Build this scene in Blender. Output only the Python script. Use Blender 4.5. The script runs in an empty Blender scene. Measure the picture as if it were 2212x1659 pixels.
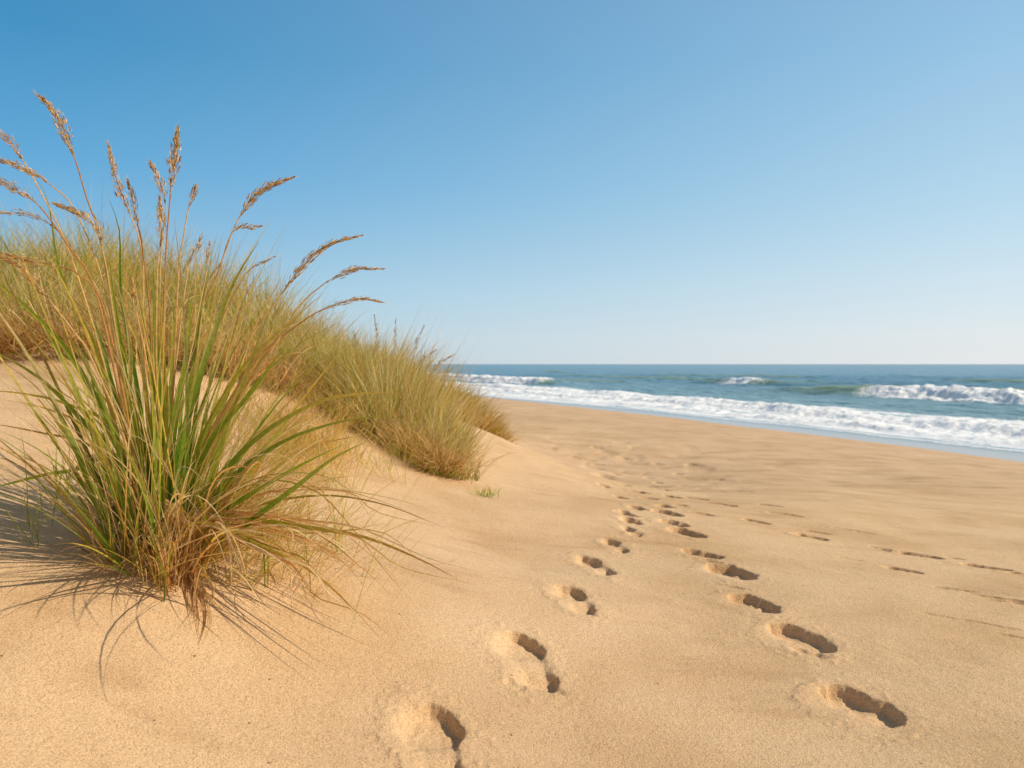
import bpy, math, random
import numpy as np

rng = np.random.default_rng(7)
random.seed(7)
scene = bpy.context.scene
COL = scene.collection

# ------------------------------------------------------------------ camera
F = 800.0            # focal length in pixels of a 1024 wide picture
HZ = 364.1           # picture row of the horizon
CZ = 0.85            # eye height
SEA = -1.10          # level of the sea
K = 1024.0 / 2212.0  # measurements were taken on a 2212 wide view

cam_d = bpy.data.cameras.new('camera')
cam = bpy.data.objects.new('camera', cam_d)
COL.objects.link(cam)
cam.location = (0, 0, CZ)
cam.rotation_euler = (math.pi / 2, 0, 0)
cam_d.sensor_width = 36.0
cam_d.lens = 36.0 * F / 1024.0
cam_d.shift_y = -(384.0 - HZ) / 1024.0
cam_d.clip_start = 0.05
cam_d.clip_end = 30000
cam_d.dof.use_dof = True
cam_d.dof.focus_distance = 2.3
cam_d.dof.aperture_fstop = 5.0
scene.camera = cam


def pt(u, v, d):
    """point seen at (u, v) of the 2212 wide view, at depth d"""
    return np.array([(u * K - 512.0) / F * d, d, CZ + (HZ - v * K) / F * d])


# ------------------------------------------------------------------ noise
def _h(ix, iy, s):
    n = (ix.astype(np.int64) * 374761393 + iy.astype(np.int64) * 668265263 + s * 974634777) & 0xffffffff
    n = ((n ^ (n >> 13)) * 1274126177) & 0xffffffff
    n = (n ^ (n >> 16)) & 0xffffffff
    return n.astype(np.float64) / 4294967295.0


def vnoise(x, y, s=0):
    ix = np.floor(x); iy = np.floor(y)
    fx = x - ix; fy = y - iy
    fx = fx * fx * fx * (fx * (fx * 6 - 15) + 10); fy = fy * fy * fy * (fy * (fy * 6 - 15) + 10)
    a = _h(ix, iy, s); b = _h(ix + 1, iy, s); c = _h(ix, iy + 1, s); d = _h(ix + 1, iy + 1, s)
    return (a + (b - a) * fx) * (1 - fy) + (c + (d - c) * fx) * fy - 0.5


def fbm(x, y, s=0, o=4, g=0.5):
    t = np.zeros_like(x); a = 1.0
    for i in range(o):
        t += a * vnoise(x, y, s + i * 17)
        x, y = x * 1.62 + y * 1.18 + 3.1, y * 1.62 - x * 1.18 + 7.7
        a *= g
    return t


def sstep(a, b, x):
    t = np.clip((x - a) / (b - a), 0, 1)
    return t * t * (3 - 2 * t)


# ------------------------------------------------------------------ shoreline
SH = np.array([(30, -200), (18, -40), (14.5, -12), (12.6, 2), (11.3, 9), (10.1, 15.2), (9.3, 17.9), (8.25, 20.8),
               (6.9, 24.8), (4.9, 30.0), (2.2, 36.5), (-1.0, 43.0), (-4.6, 50.5), (-11, 64), (-22, 90),
               (-45, 150), (-110, 330), (-260, 760), (-1500, 4000)], float)
# resample smoothly (Catmull-Rom)
_p = []
for i in range(1, len(SH) - 2):
    p0, p1, p2, p3 = SH[i - 1], SH[i], SH[i + 1], SH[i + 2]
    for t in np.linspace(0, 1, 5, endpoint=False):
        _p.append(0.5 * ((2 * p1) + (-p0 + p2) * t + (2 * p0 - 5 * p1 + 4 * p2 - p3) * t * t + (-p0 + 3 * p1 - 3 * p2 + p3) * t ** 3))
SHR = np.vstack([SH[:1], np.array(_p), SH[-2:]])
_seg = SHR[1:] - SHR[:-1]
_len = np.linalg.norm(_seg, axis=1)
_arc = np.concatenate([[0], np.cumsum(_len)])
# arc length zero near (10, 15)
_arc -= _arc[np.argmin(np.linalg.norm(SHR - np.array([10.1, 15.2]), axis=1))]


def shore(x, y):
    """signed distance to the waterline (positive towards the sea) and arc length along it"""
    best = np.full(x.shape, 1e18); u = np.zeros(x.shape); v = np.zeros(x.shape)
    for i in range(len(_seg)):
        a = SHR[i]; s = _seg[i]; L = _len[i]
        wx = x - a[0]; wy = y - a[1]
        t = np.clip((wx * s[0] + wy * s[1]) / (L * L), 0, 1)
        dx = wx - t * s[0]; dy = wy - t * s[1]
        d2 = dx * dx + dy * dy
        m = d2 < best
        best[m] = d2[m]
        u[m] = np.sqrt(d2)[m]
        v[m] = (_arc[i] + t * L)[m]
    return np.where(in_poly(x, y, SEA_POLY), u, -u), v


def in_poly(x, y, poly):
    c = np.zeros(x.shape, bool)
    j = len(poly) - 1
    for i in range(len(poly)):
        xi, yi = poly[i]; xj, yj = poly[j]
        m = ((yi > y) != (yj > y)) & (x < (xj - xi) * (y - yi) / (yj - yi + 1e-12) + xi)
        c ^= m
        j = i
    return c


SEA_POLY = [tuple(p) for p in SHR] + [(-1500, 40000), (60000, 40000), (60000, -40000), (30, -40000)]


# ------------------------------------------------------------------ terrain
def beach_base(u, v):
    w = -u
    z = np.where(w > 0, SEA + 1.05 * (1 - np.exp(-np.maximum(w, 0) / 6.0)), SEA - 0.9 * (1 - np.exp(-np.maximum(-w, 0) / 9.0)))
    z = z + 2.2 * sstep(14, 30, w)
    return z


# control points: (u, v) in the 2212 view and the depth at which the sand is met
CP = [
    (0, 1659, 1.36), (500, 1659, 1.50), (1106, 1659, 1.62), (1650, 1659, 1.66), (2212, 1659, 1.68),
    (0, 1400, 1.62), (370, 1290, 1.92), (300, 1160, 2.22), (0, 1210, 1.95), (0, 1000, 2.6), (60, 900, 3.0),
    (100, 850, 3.4), (0, 772, 4.2), (200, 772, 4.1), (0, 640, 6.0), (300, 640, 6.6),
    (640, 770, 8.0), (800, 805, 8.6), (900, 850, 9.0),
    (700, 1450, 1.85), (900, 1210, 2.55), (560, 1260, 2.15), (640, 1085, 2.95), (720, 945, 4.05), (760, 915, 4.7),
    (870, 972, 4.55), (1050, 1062, 3.95), (1000, 945, 5.2), (1110, 986, 6.9),
    (1220, 1042, 4.75), (1450, 1084, 4.35), (1050, 1200, 2.95),
    (1210, 1420, 2.10), (1510, 1210, 3.05), (1836, 1390, 2.28), (2160, 1510, 1.95), (2160, 1240, 3.15),
    (1944, 1166, 3.8), (1750, 1085, 4.9), (1300, 1165, 3.3), (1450, 1130, 3.75),
]
CPX = [tuple(pt(*c)) for c in CP] + [
    (0.35, 7.2, -0.14), (0.95, 6.1, -0.10), (1.8, 6.5, -0.14), (0.6, 9.5, -0.30), (2.8, 7.0, -0.22), (-0.7, 12.5, -0.15), (-1.6, 17, -0.35),
    (3.5, 9.5, -0.36), (5.0, 7.0, -0.30), (-4.5, 14, 0.9), (-7.5, 9, 1.7), (-5, 4.5, 1.25), (-3, 2.0, 0.70),
    (-1.6, 0.6, 0.42), (0, 0.0, 0.12), (0, -2.0, 0.2), (2, 0.0, 0.02), (-4, -1, 0.9), (4, 2, -0.02), (3.6, 4.6, -0.10), (1.1, 0.8, 0.05), (-8, 16, 1.5),
]
CPX = np.array(CPX)
_S = 2.2


def _ker(dx, dy):
    return 1.0 / np.sqrt(1.0 + (dx * dx + dy * dy) / (_S * _S)) ** 3


_u, _v = shore(CPX[:, 0], CPX[:, 1])
_res = CPX[:, 2] - beach_base(_u, _v)
_A = _ker(CPX[:, 0][:, None] - CPX[:, 0][None], CPX[:, 1][:, None] - CPX[:, 1][None])
_wts = np.linalg.solve(_A + 0.004 * np.eye(len(CPX)), _res)


def terrain(x, y, detail=True):
    x = np.asarray(x, float); y = np.asarray(y, float)
    sh = x.shape
    x = x.ravel(); y = y.ravel()
    u, v = shore(x, y)
    z = beach_base(u, v)
    r2 = x * x + y * y
    near = r2 < 90 ** 2
    zn = np.zeros(near.sum())
    xn = x[near]; yn = y[near]
    for c, w in zip(CPX, _wts):
        zn += w * _ker(xn - c[0], yn - c[1])
    z[near] += zn * (1 - sstep(50, 90, np.sqrt(r2[near])))
    if detail:
        wet = sstep(0.4, 3.5, -u)
        # direction of the wind drawn streaks
        a = 0.78 * x - 0.62 * y; b = 0.62 * x + 0.78 * y
        z = z + wet * (0.030 * fbm(x * 1.1, y * 1.1, 3, 2) + 0.0018 * fbm(a * 1.3, b * 3.6, 11, 2) + 0.0020 * fbm(x * 9, y * 9, 23, 3))
        lump = sstep(0.0, 0.5, fbm(a * 0.8 + 4, b * 2.2, 31, 2) + 0.15)
        z = z + wet * lump * (0.0018 * fbm(a * 10, b * 22, 41, 3))
        z = z + .055 * np.exp(-(((x + .78) / .26) ** 2 + ((y - 2.16) / .30) ** 2))
        # trampled sand beyond the shoulder of the dune
        tr = np.exp(-(((x - 0.9) / 2.2) ** 2 + ((y - 9.0) / 3.2) ** 2))
        z = z + tr * (0.07 * np.minimum(0, fbm(x * 3.2, y * 2.4, 51, 3) + 0.05))
    return z.reshape(sh)


def tz(x, y):
    return float(terrain(np.array([x]), np.array([y]))[0])


def ground_hit(u, v):
    """where the line of sight through (u, v) meets the sand"""
    d = np.geomspace(0.8, 60, 1500)
    X = (u * K - 512.0) / F * d; Z = CZ + (HZ - v * K) / F * d
    g = terrain(X, d)
    i = np.argmax(Z < g)
    return np.array([X[i], d[i], g[i]])


# ------------------------------------------------------------------ footprints
# (u, v, length, width, axis angle from straight ahead in degrees, depth, raised arch, label)
PR = [
    (935, 1618, 0.306, 0.152, -16, 0.031, .95, 'large cropped footprint at the bottom edge, nearest the camera in the left trail'),
    (1132, 1424, 0.286, 0.144, -17, 0.028, .95, 'two-lobed footprint with crumbled pale rim, second from the camera in the left trail'),
    (1238, 1293, 0.244, 0.118, -16, 0.025, .95, 'two-lobed footprint, third from the camera in the left trail'),
    (1284, 1224, 0.272, 0.100, -18, 0.027, .85, 'footprint split in two dark pits, fourth from the camera in the left trail'),
    (1328, 1178, 0.216, 0.081, -14, 0.022, .85, 'small shadowed footprint, fifth from the camera in the left trail'),
    (1362, 1148, 0.185, 0.068, -14, 0.022, .90, 'faint distant footprint, sixth from the camera in the left trail'),
    (1852, 1530, 0.226, 0.158, -36, 0.033, .15, 'long dark crescent footprint, nearest the camera in the right trail'),
    (1722, 1381, 0.211, 0.152, -36, 0.031, .15, 'ridged crescent footprint, second from the camera in the right trail'),
    (1622, 1305, 0.196, 0.132, -36, 0.029, .10, 'slim dark footprint, third from the camera in the right trail'),
    (1574, 1237, 0.226, 0.165, -34, 0.033, .20, 'broad hollow footprint, fourth from the camera in the right trail'),
    (1514, 1198, 0.182, 0.099, -50, 0.027, .10, 'narrow streak-like footprint, fifth from the camera in the right trail'),
    (1480, 1152, 0.211, 0.132, -34, 0.031, .20, 'rounded footprint, sixth from the camera in the right trail'),
    (1452, 1131, 0.182, 0.112, -34, 0.027, .10, 'small far footprint, seventh from the camera in the right trail'),
    (1437, 1108, 0.196, 0.119, -34, 0.029, .10, 'tiny far footprint, eighth from the camera in the right trail'),
    (1752, 1161, 0.150, 0.079, -60, 0.031, .05, 'thin dark footprint alone on the open beach, right of both trails'),
    (1985, 1200, 0.196, 0.085, -62, 0.041, .35, 'long broken footprint near the right edge, farther of the two there'),
    (1950, 1232, 0.150, 0.068, -60, 0.031, .05, 'slim footprint near the right edge, just below a longer broken one'),
    (2130, 1227, 0.184, 0.079, -62, 0.038, .30, 'shallow ragged footprint close to the right edge of the beach'),
    (1635, 1128, 0.150, 0.068, -58, 0.031, .05, 'faint slit of a footprint midway along the open beach'),
]
# plain dents that stay in the sand sheet: (u, v, length, width, angle, depth)
_A = -22
DENT = [
    (1358, 1125, .20, .08, _A, .028), (1352, 1110, .20, .08, _A, .026), (1375, 1098, .20, .08, _A, .026), (1432, 1094, .22, .09, _A, .030),
    (1402, 1078, .20, .08, _A, .026), (1452, 1074, .22, .09, _A, .028), (1380, 1064, .22, .08, _A, .026), (1434, 1058, .22, .09, _A, .028),
    (1420, 1043, .24, .09, _A, .028), (1478, 1050, .24, .09, _A, .026), (1505, 1078, .22, .07, -40, .022), (1400, 1033, .24, .09, _A, .026),
    (1350, 1048, .20, .08, _A, .022), (1462, 1024, .26, .10, _A, .026), (1525, 1112, .22, .05, -56, .020), (1562, 1090, .24, .06, -54, .024),
    (1604, 1062, .28, .07, -54, .026), (1700, 1112, .26, .05, -60, .018), (1840, 1146, .24, .04, -62, .018), (1775, 1152, .20, .04, -62, .016),
    (2060, 1274, .26, .024, -66, .018), (2165, 1294, .30, .026, -64, .018), (2196, 1304, .24, .018, -64, .014), (1850, 1210, .20, .020, -62, .012),
    (1905, 1186, .14, .03, -60, .016), (1928, 1193, .12, .04, -60, .016), (2200, 1240, .18, .04, -62, .020), (2066, 1207, .12, .04, -60, .016),
    (1305, 1050, .2, .08, _A, .020), (1330, 1024, .22, .09, _A, .022), (1290, 1003, .3, .12, _A, .024), (1350, 992, .3, .12, _A, .026),
    (1240, 988, .3, .12, _A, .026), (1420, 1003, .3, .11, _A, .024), (1190, 968, .36, .14, _A, .028), (1290, 968, .36, .14, _A, .028), (1370, 966, .36, .14, _A, .026),
    (1660, 1092, .22, .05, -56, .016), (1548, 1037, .3, .08, -46, .022), (1492, 1004, .3, .09, -40, .022), (1520, 1056, .2, .06, -40, .02),
    (1580, 1040, .2, .06, -50, .02), (1340, 1075, .18, .07, _A, .02), (1470, 1092, .16, .06, -30, .02), (1395, 1052, .16, .06, _A, .02),
    (1540, 1215, .12, .03, -56, .010), (1590, 1270, .20, .024, -56, .008), (1760, 1415, .14, .04, -56, .008), (2110, 1345, .4, .014, -62, .008),
    (2190, 1375, .24, .014, -62, .008), (1280, 1330, .08, .03, -40, .006), (1190, 1490, .08, .04, -50, .007), (1110, 1480, .08, .03, -50, .005),
]


def sole(a, b, L, W, waist):
    """distance-like field of a shoe sole, negative inside"""
    def ell(a0, ra, rb, b0=0.0):
        q = np.sqrt(((a - a0) / ra) ** 2 + ((b - b0) / rb) ** 2)
        return (q - 1) * min(ra, rb)
    ball = ell(L * .19, L * .31, W * .5)
    heel = ell(-L * .30, L * .20, W * .38)
    arch = ell(-L * .08, L * .32, W * waist, W * .04)
    k = 0.012
    def smin(p, q):
        h = np.clip(0.5 + 0.5 * (q - p) / k, 0, 1)
        return q + (p - q) * h - k * h * (1 - h)
    return smin(smin(ball, heel), arch)


def press(x, y, z):
    """tread the footprints and dents into the sand; returns z and the print each vertex belongs to"""
    owner = np.full(x.shape, -1, int)
    allp = [(p[:7], i) for i, p in enumerate(PR)] + [((*d, 0.0), -1) for d in DENT]
    for (u, v, L, W, ang, D, arch), idx in allp:
        c = ground_hit(u, v)
        if idx < 0:
            L *= .68; W *= .95; D *= .95
        m = np.where((np.abs(x - c[0]) < L * .5 + .14) & (np.abs(y - c[1]) < L * .5 + .14))[0]
        if not len(m):
            continue
        dx = x[m] - c[0]; dy = y[m] - c[1]
        t = math.radians(ang)
        a = dx * math.sin(t) + dy * math.cos(t); b = dx * math.cos(t) - dy * math.sin(t)
        a = a + .010 * fbm(x[m] * 14, y[m] * 14, 77, 2); b = b + .010 * fbm(x[m] * 14 + 9, y[m] * 14, 78, 2)
        if idx >= 0:
            s = sole(a, b, L, W, .36 if arch > .4 else .44)
            s = s + .009 * fbm(x[m] * 48, y[m] * 48, 61 + idx, 3)
            # walls: sharp on the side of the sun, slumped on the other
            soft = np.where(b > .01, .009, .009 + (.020 if arch > .4 else .045) * sstep(.01, -.03, b))
            dep = sstep(.004, -1.0, s / soft * .75)
            mid = np.exp(-((a + L * .06) / (L * .16)) ** 2)
            dep = dep * (1 - arch * .85 * mid)
            tl = .80 if arch > .4 else .25
            dep = dep * (tl + (1 - tl) * sstep(-W * .45, W * .30, b))
            floor = (.0045 * fbm(x[m] * 45, y[m] * 45, 90 + idx, 3) + .011 * np.maximum(0, fbm(x[m] * 28, y[m] * 28, 190 + idx, 3) - .10)) * dep
            ridge = (.0035 * np.sin(b * 2 * math.pi / .017) * (1 - arch) * dep * (b < 0)) if arch < .5 else 0
            rim = .0055 * np.exp(-((s - .020) / .016) ** 2) * (0.55 + 1.2 * fbm(x[m] * 12, y[m] * 12, 70 + idx, 2)) * np.where(b < 0, .60, .45)
            crumb = .0025 * np.maximum(0, fbm(x[m] * 70, y[m] * 70, 120 + idx, 2) - .12) * np.exp(-((s - .03) / .03) ** 2) * 3
            z[m] += -D * dep + floor + ridge + rim + crumb
            owner[m[s < .026]] = idx
        else:
            q = np.sqrt((a / (L * .5)) ** 2 + (b / (W * .5)) ** 2) + .8 * fbm(x[m] * 24, y[m] * 24, 5, 3)
            z[m] += -D * sstep(1.15, .55, q) + D * .12 * np.exp(-((q - 1.35) / .25) ** 2)
    return z, owner


# ------------------------------------------------------------------ helpers
def tag(o, label=None, cat=None, group=None, kind=None):
    if label: o['label'] = label
    if cat: o['category'] = cat
    if group: o['group'] = group
    if kind: o['kind'] = kind
    return o


def empty(name, loc):
    o = bpy.data.objects.new(name, None)
    o.empty_display_size = 0.1
    COL.objects.link(o)
    o.location = [float(c) for c in loc]
    return o


def mesh_obj(name, V, Q, mat, parent=None, col=None, attrs=None, tris=None, smooth=True, normals=None):
    """V (n,3); Q (m,4) quads; tris (k,3)"""
    if parent is not None:
        V = V - np.array(parent.matrix_world.translation if parent.parent is None else origin_of(parent))
    me = bpy.data.meshes.new(name)
    nq = 0 if Q is None else len(Q); nt = 0 if tris is None else len(tris)
    me.vertices.add(len(V)); me.vertices.foreach_set('co', np.ascontiguousarray(V, np.float32).ravel())
    loops = np.concatenate([x.ravel() for x in ([Q] if nq else []) + ([tris] if nt else [])]).astype(np.int32)
    me.loops.add(len(loops)); me.loops.foreach_set('vertex_index', loops)
    starts = np.concatenate([np.arange(nq) * 4, nq * 4 + np.arange(nt) * 3]).astype(np.int32)
    me.polygons.add(nq + nt); me.polygons.foreach_set('loop_start', starts)
    me.polygons.foreach_set('use_smooth', np.full(nq + nt, smooth))
    me.update(calc_edges=True)
    if col is not None:
        ca = me.color_attributes.new('col', 'FLOAT_COLOR', 'POINT')
        c4 = np.ones((len(V), 4), np.float32); c4[:, :3] = col
        ca.data.foreach_set('color', c4.ravel())
    for k, a in (attrs or {}).items():
        at = me.attributes.new(k, 'FLOAT', 'POINT')
        at.data.foreach_set('value', np.ascontiguousarray(a, np.float32))
    me.materials.append(mat)
    if normals is not None:
        me.normals_split_custom_set_from_vertices([tuple(n) for n in normals])
    o = bpy.data.objects.new(name, me)
    COL.objects.link(o)
    if parent is not None:
        o.parent = parent
    return o


def origin_of(o):
    t = np.zeros(3)
    while o is not None:
        t += np.array(o.location); o = o.parent
    return t


def new_mat(name):
    m = bpy.data.materials.new(name)
    m.use_nodes = True
    nt = m.node_tree
    nt.nodes.clear()
    out = nt.nodes.new('ShaderNodeOutputMaterial')
    return m, nt, out


def nd(nt, t, **kw):
    n = nt.nodes.new(t)
    for k, v in kw.items():
        setattr(n, k, v)
    return n


def lk(nt, a, b):
    nt.links.new(a, b)


def math_n(nt, op, a, b=None, clamp=False):
    n = nd(nt, 'ShaderNodeMath', operation=op, use_clamp=clamp)
    for i, v in enumerate((a, b)):
        if v is None: continue
        if isinstance(v, (int, float)): n.inputs[i].default_value = v
        else: lk(nt, v, n.inputs[i])
    return n.outputs[0]


def ramp(nt, fac, stops):
    n = nd(nt, 'ShaderNodeValToRGB')
    e = n.color_ramp.elements
    while len(e) < len(stops): e.new(0.5)
    for el, (p, c) in zip(e, stops):
        el.position = p
        el.color = (*c, 1) if len(c) == 3 else c
    lk(nt, fac, n.inputs[0])
    return n.outputs[0]


def mixc(nt, fac, a, b, mode='MIX'):
    n = nd(nt, 'ShaderNodeMix', data_type='RGBA', blend_type=mode)
    for sock, v in ((n.inputs[0], fac), (n.inputs[6], a), (n.inputs[7], b)):
        if isinstance(v, (int, float)): sock.default_value = v
        elif isinstance(v, tuple): sock.default_value = (*v, 1)
        else: lk(nt, v, sock)
    return n.outputs[2]


def noise_n(nt, vec, scale, detail=3, rough=0.55):
    n = nd(nt, 'ShaderNodeTexNoise')
    n.inputs['Scale'].default_value = scale; n.inputs['Detail'].default_value = detail; n.inputs['Roughness'].default_value = rough
    lk(nt, vec, n.inputs['Vector'])
    return n.outputs[0]


# ------------------------------------------------------------------ materials
def sand_material():
    m, nt, out = new_mat('sand')
    geo = nd(nt, 'ShaderNodeNewGeometry')
    pos = geo.outputs['Position']
    mp = nd(nt, 'ShaderNodeMapping'); lk(nt, pos, mp.inputs['Vector'])
    mp.inputs['Rotation'].default_value = (0, 0, math.radians(38)); mp.inputs['Scale'].default_value = (0.28, 1.0, 1.0)
    streak = mp.outputs[0]
    big = noise_n(nt, streak, 2.2, 5, .6)
    med = noise_n(nt, streak, 9.0, 4, .6)
    grain = noise_n(nt, pos, 260.0, 2, .7)
    fine = noise_n(nt, pos, 620.0, 2, .7)
    c = ramp(nt, big, [(.30, (.560, .366, .198)), (.48, (.630, .422, .234)), (.70, (.660, .458, .266))])
    soft = noise_n(nt, pos, 2.3, 3, .5)
    c = mixc(nt, 1.0, c, ramp(nt, soft, [(.34, (.90, .865, .81)), (.52, (1, 1, 1)), (.66, (1.03, 1.03, 1.04))]), 'MULTIPLY')
    pat = noise_n(nt, streak, 4.6, 4, .62)
    c = mixc(nt, 1.0, c, ramp(nt, pat, [(.33, (.88, .85, .81)), (.45, (1, 1, 1)), (.62, (1, 1, 1)), (.75, (1.06, 1.06, 1.07))]), 'MULTIPLY')
    c = mixc(nt, ramp(nt, med, [(.25, (.22,) * 3), (.42, (0,) * 3)]), c, (.47, .29, .150))
    sp = ramp(nt, grain, [(.26, (.56, .52, .48)), (.48, (1, 1, 1)), (.72, (1.28, 1.26, 1.22))])
    c = mixc(nt, 1.0, c, sp, 'MULTIPLY')
    sp2 = ramp(nt, fine, [(.30, (.72, .66, .60)), (.46, (1, 1, 1)), (.70, (1.12, 1.1, 1.08))])
    c = mixc(nt, 1.0, c, sp2, 'MULTIPLY')
    # scattered dark flecks: bits of shell, husk and weed
    vo = nd(nt, 'ShaderNodeTexVoronoi'); lk(nt, pos, vo.inputs['Vector']); vo.inputs['Scale'].default_value = 30.0
    sc = nd(nt, 'ShaderNodeSeparateColor'); lk(nt, vo.outputs['Color'], sc.inputs[0])
    fl = math_n(nt, 'MULTIPLY', math_n(nt, 'LESS_THAN', vo.outputs['Distance'], .10), math_n(nt, 'GREATER_THAN', sc.outputs[0], .93))
    c = mixc(nt, math_n(nt, 'MULTIPLY', fl, .75), c, (.16, .09, .05))
    # damp band along the water
    sx = nd(nt, 'ShaderNodeSeparateXYZ'); lk(nt, pos, sx.inputs[0])
    wob = noise_n(nt, streak, 0.7, 3)
    zz = math_n(nt, 'ADD', sx.outputs[2], math_n(nt, 'MULTIPLY', math_n(nt, 'SUBTRACT', wob, .5), .12))
    mr = nd(nt, 'ShaderNodeMapRange'); lk(nt, zz, mr.inputs[0])
    mr.inputs[1].default_value = SEA + 0.30; mr.inputs[2].default_value = SEA + 0.10
    damp = mr.outputs[0]
    m2 = nd(nt, 'ShaderNodeMapRange', interpolation_type='SMOOTHSTEP'); lk(nt, zz, m2.inputs[0]); m2.inputs[1].default_value = SEA + 1.00; m2.inputs[2].default_value = SEA + 0.55
    c = mixc(nt, m2.outputs[0], c, mixc(nt, 1.0, c, (.94, .94, 1.0), 'MULTIPLY'))
    c = mixc(nt, damp, c, (.44, .29, .165))
    b = nd(nt, 'ShaderNodeBsdfPrincipled')
    lk(nt, c, b.inputs['Base Color'])
    ro = nd(nt, 'ShaderNodeMapRange'); lk(nt, zz, ro.inputs[0])
    ro.inputs[1].default_value = SEA + 0.10; ro.inputs[2].default_value = SEA + 0.0
    ro.inputs[3].default_value = 0.95; ro.inputs[4].default_value = 0.30
    lk(nt, ro.outputs[0], b.inputs['Roughness'])
    b.inputs['Specular IOR Level'].default_value = 0.25
    h = math_n(nt, 'ADD', math_n(nt, 'MULTIPLY', grain, .0032), math_n(nt, 'MULTIPLY', fine, .0009))
    h = math_n(nt, 'ADD', h, math_n(nt, 'MULTIPLY', noise_n(nt, pos, 70.0, 3, .6), .0040))
    h = math_n(nt, 'ADD', h, math_n(nt, 'MULTIPLY', med, .010))
    bp = nd(nt, 'ShaderNodeBump'); bp.inputs['Strength'].default_value = 0.75; bp.inputs['Distance'].default_value = 1.0
    lk(nt, h, bp.inputs['Height'])
    lk(nt, bp.outputs[0], b.inputs['Normal'])
    lk(nt, b.outputs[0], out.inputs[0])
    return m


def grass_material(name, trans=0.38, rough=0.5, sat=1.0):
    m, nt, out = new_mat(name)
    at = nd(nt, 'ShaderNodeAttribute', attribute_name='col')
    geo = nd(nt, 'ShaderNodeNewGeometry')
    n = noise_n(nt, geo.outputs['Position'], 90.0, 3)
    c = mixc(nt, 1.0, at.outputs['Color'], ramp(nt, n, [(.3, (.78, .78, .75)), (.65, (1.15, 1.12, 1.1))]), 'MULTIPLY')
    b = nd(nt, 'ShaderNodeBsdfPrincipled')
    lk(nt, c, b.inputs['Base Color'])
    b.inputs['Roughness'].default_value = rough
    b.inputs['Specular IOR Level'].default_value = 0.35
    t = nd(nt, 'ShaderNodeBsdfTranslucent')
    lk(nt, mixc(nt, 1.0, c, (1.5, 1.5, 1.1), 'MULTIPLY'), t.inputs['Color'])
    mx = nd(nt, 'ShaderNodeMixShader'); mx.inputs[0].default_value = trans
    lk(nt, b.outputs[0], mx.inputs[1]); lk(nt, t.outputs[0], mx.inputs[2])
    lk(nt, mx.outputs[0], out.inputs[0])
    return m


def sea_material():
    m, nt, out = new_mat('sea_water')
    geo = nd(nt, 'ShaderNodeNewGeometry'); pos = geo.outputs['Position']
    foam = nd(nt, 'ShaderNodeAttribute', attribute_name='foam').outputs['Fac']
    crest = nd(nt, 'ShaderNodeAttribute', attribute_name='crest').outputs['Fac']
    shal = nd(nt, 'ShaderNodeAttribute', attribute_name='shallow').outputs['Fac']
    base = mixc(nt, shal, (.070, .185, .250), (.205, .325, .345))
    base = mixc(nt, crest, base, (.230, .290, .110))
    film = nd(nt, 'ShaderNodeAttribute', attribute_name='film').outputs['Fac']
    base = mixc(nt, film, base, (.46, .44, .42))
    b = nd(nt, 'ShaderNodeBsdfPrincipled')
    lk(nt, base, b.inputs['Base Color'])
    b.inputs['Roughness'].default_value = 0.24
    b.inputs['IOR'].default_value = 1.33
    b.inputs['Specular IOR Level'].default_value = 0.36
    rip = noise_n(nt, pos, 5.0, 4, .6)
    bp = nd(nt, 'ShaderNodeBump'); bp.inputs['Strength'].default_value = 0.55; bp.inputs['Distance'].default_value = 0.10
    rr = nd(nt, 'ShaderNodeAttribute', attribute_name='ripple').outputs['Fac']
    lk(nt, math_n(nt, 'MULTIPLY', rip, rr), bp.inputs['Height'])
    lk(nt, bp.outputs[0], b.inputs['Normal'])
    fb = nd(nt, 'ShaderNodeBsdfPrincipled')
    fb.inputs['Base Color'].default_value = (.97, .97, .96, 1); fb.inputs['Roughness'].default_value = .8
    fn = math_n(nt, 'ADD', math_n(nt, 'MULTIPLY', noise_n(nt, pos, 9.0, 4, .65), .6), math_n(nt, 'MULTIPLY', noise_n(nt, pos, 2.2, 4, .6), .4))
    bp2 = nd(nt, 'ShaderNodeBump'); bp2.inputs['Strength'].default_value = 0.3; bp2.inputs['Distance'].default_value = 0.12
    lk(nt, fn, bp2.inputs['Height']); lk(nt, bp2.outputs[0], fb.inputs['Normal'])
    # foam breaks up where it thins
    e = math_n(nt, 'ADD', foam, math_n(nt, 'MULTIPLY', math_n(nt, 'SUBTRACT', fn, .5), 1.3))
    mr = nd(nt, 'ShaderNodeMapRange', interpolation_type='SMOOTHSTEP'); lk(nt, e, mr.inputs[0])
    mr.inputs[1].default_value = .30; mr.inputs[2].default_value = .62
    mx = nd(nt, 'ShaderNodeMixShader'); lk(nt, mr.outputs[0], mx.inputs[0])
    ft = nd(nt, 'ShaderNodeBsdfTranslucent'); ft.inputs['Color'].default_value = (.95, .95, .94, 1)
    fm = nd(nt, 'ShaderNodeMixShader'); fm.inputs[0].default_value = .12
    lk(nt, fb.outputs[0], fm.inputs[1]); lk(nt, ft.outputs[0], fm.inputs[2])
    lk(nt, b.outputs[0], mx.inputs[1]); lk(nt, fm.outputs[0], mx.inputs[2])
    lk(nt, mx.outputs[0], out.inputs[0])
    return m


M_SAND = sand_material()
M_LEAF = grass_material('grass_leaf', .48)
M_DRY = grass_material('dry_grass', .42, .6)
M_SEED = grass_material('seed_husk', .50, .7)
M_SEA = sea_material()


# ------------------------------------------------------------------ sand sheet
def grid_faces(nr, na):
    i = np.arange(nr - 1)[:, None] * na; j = np.arange(na - 1)[None]
    a = (i + j)
    return np.stack([a, a + 1, a + na + 1, a + na], -1).reshape(-1, 4)


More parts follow.
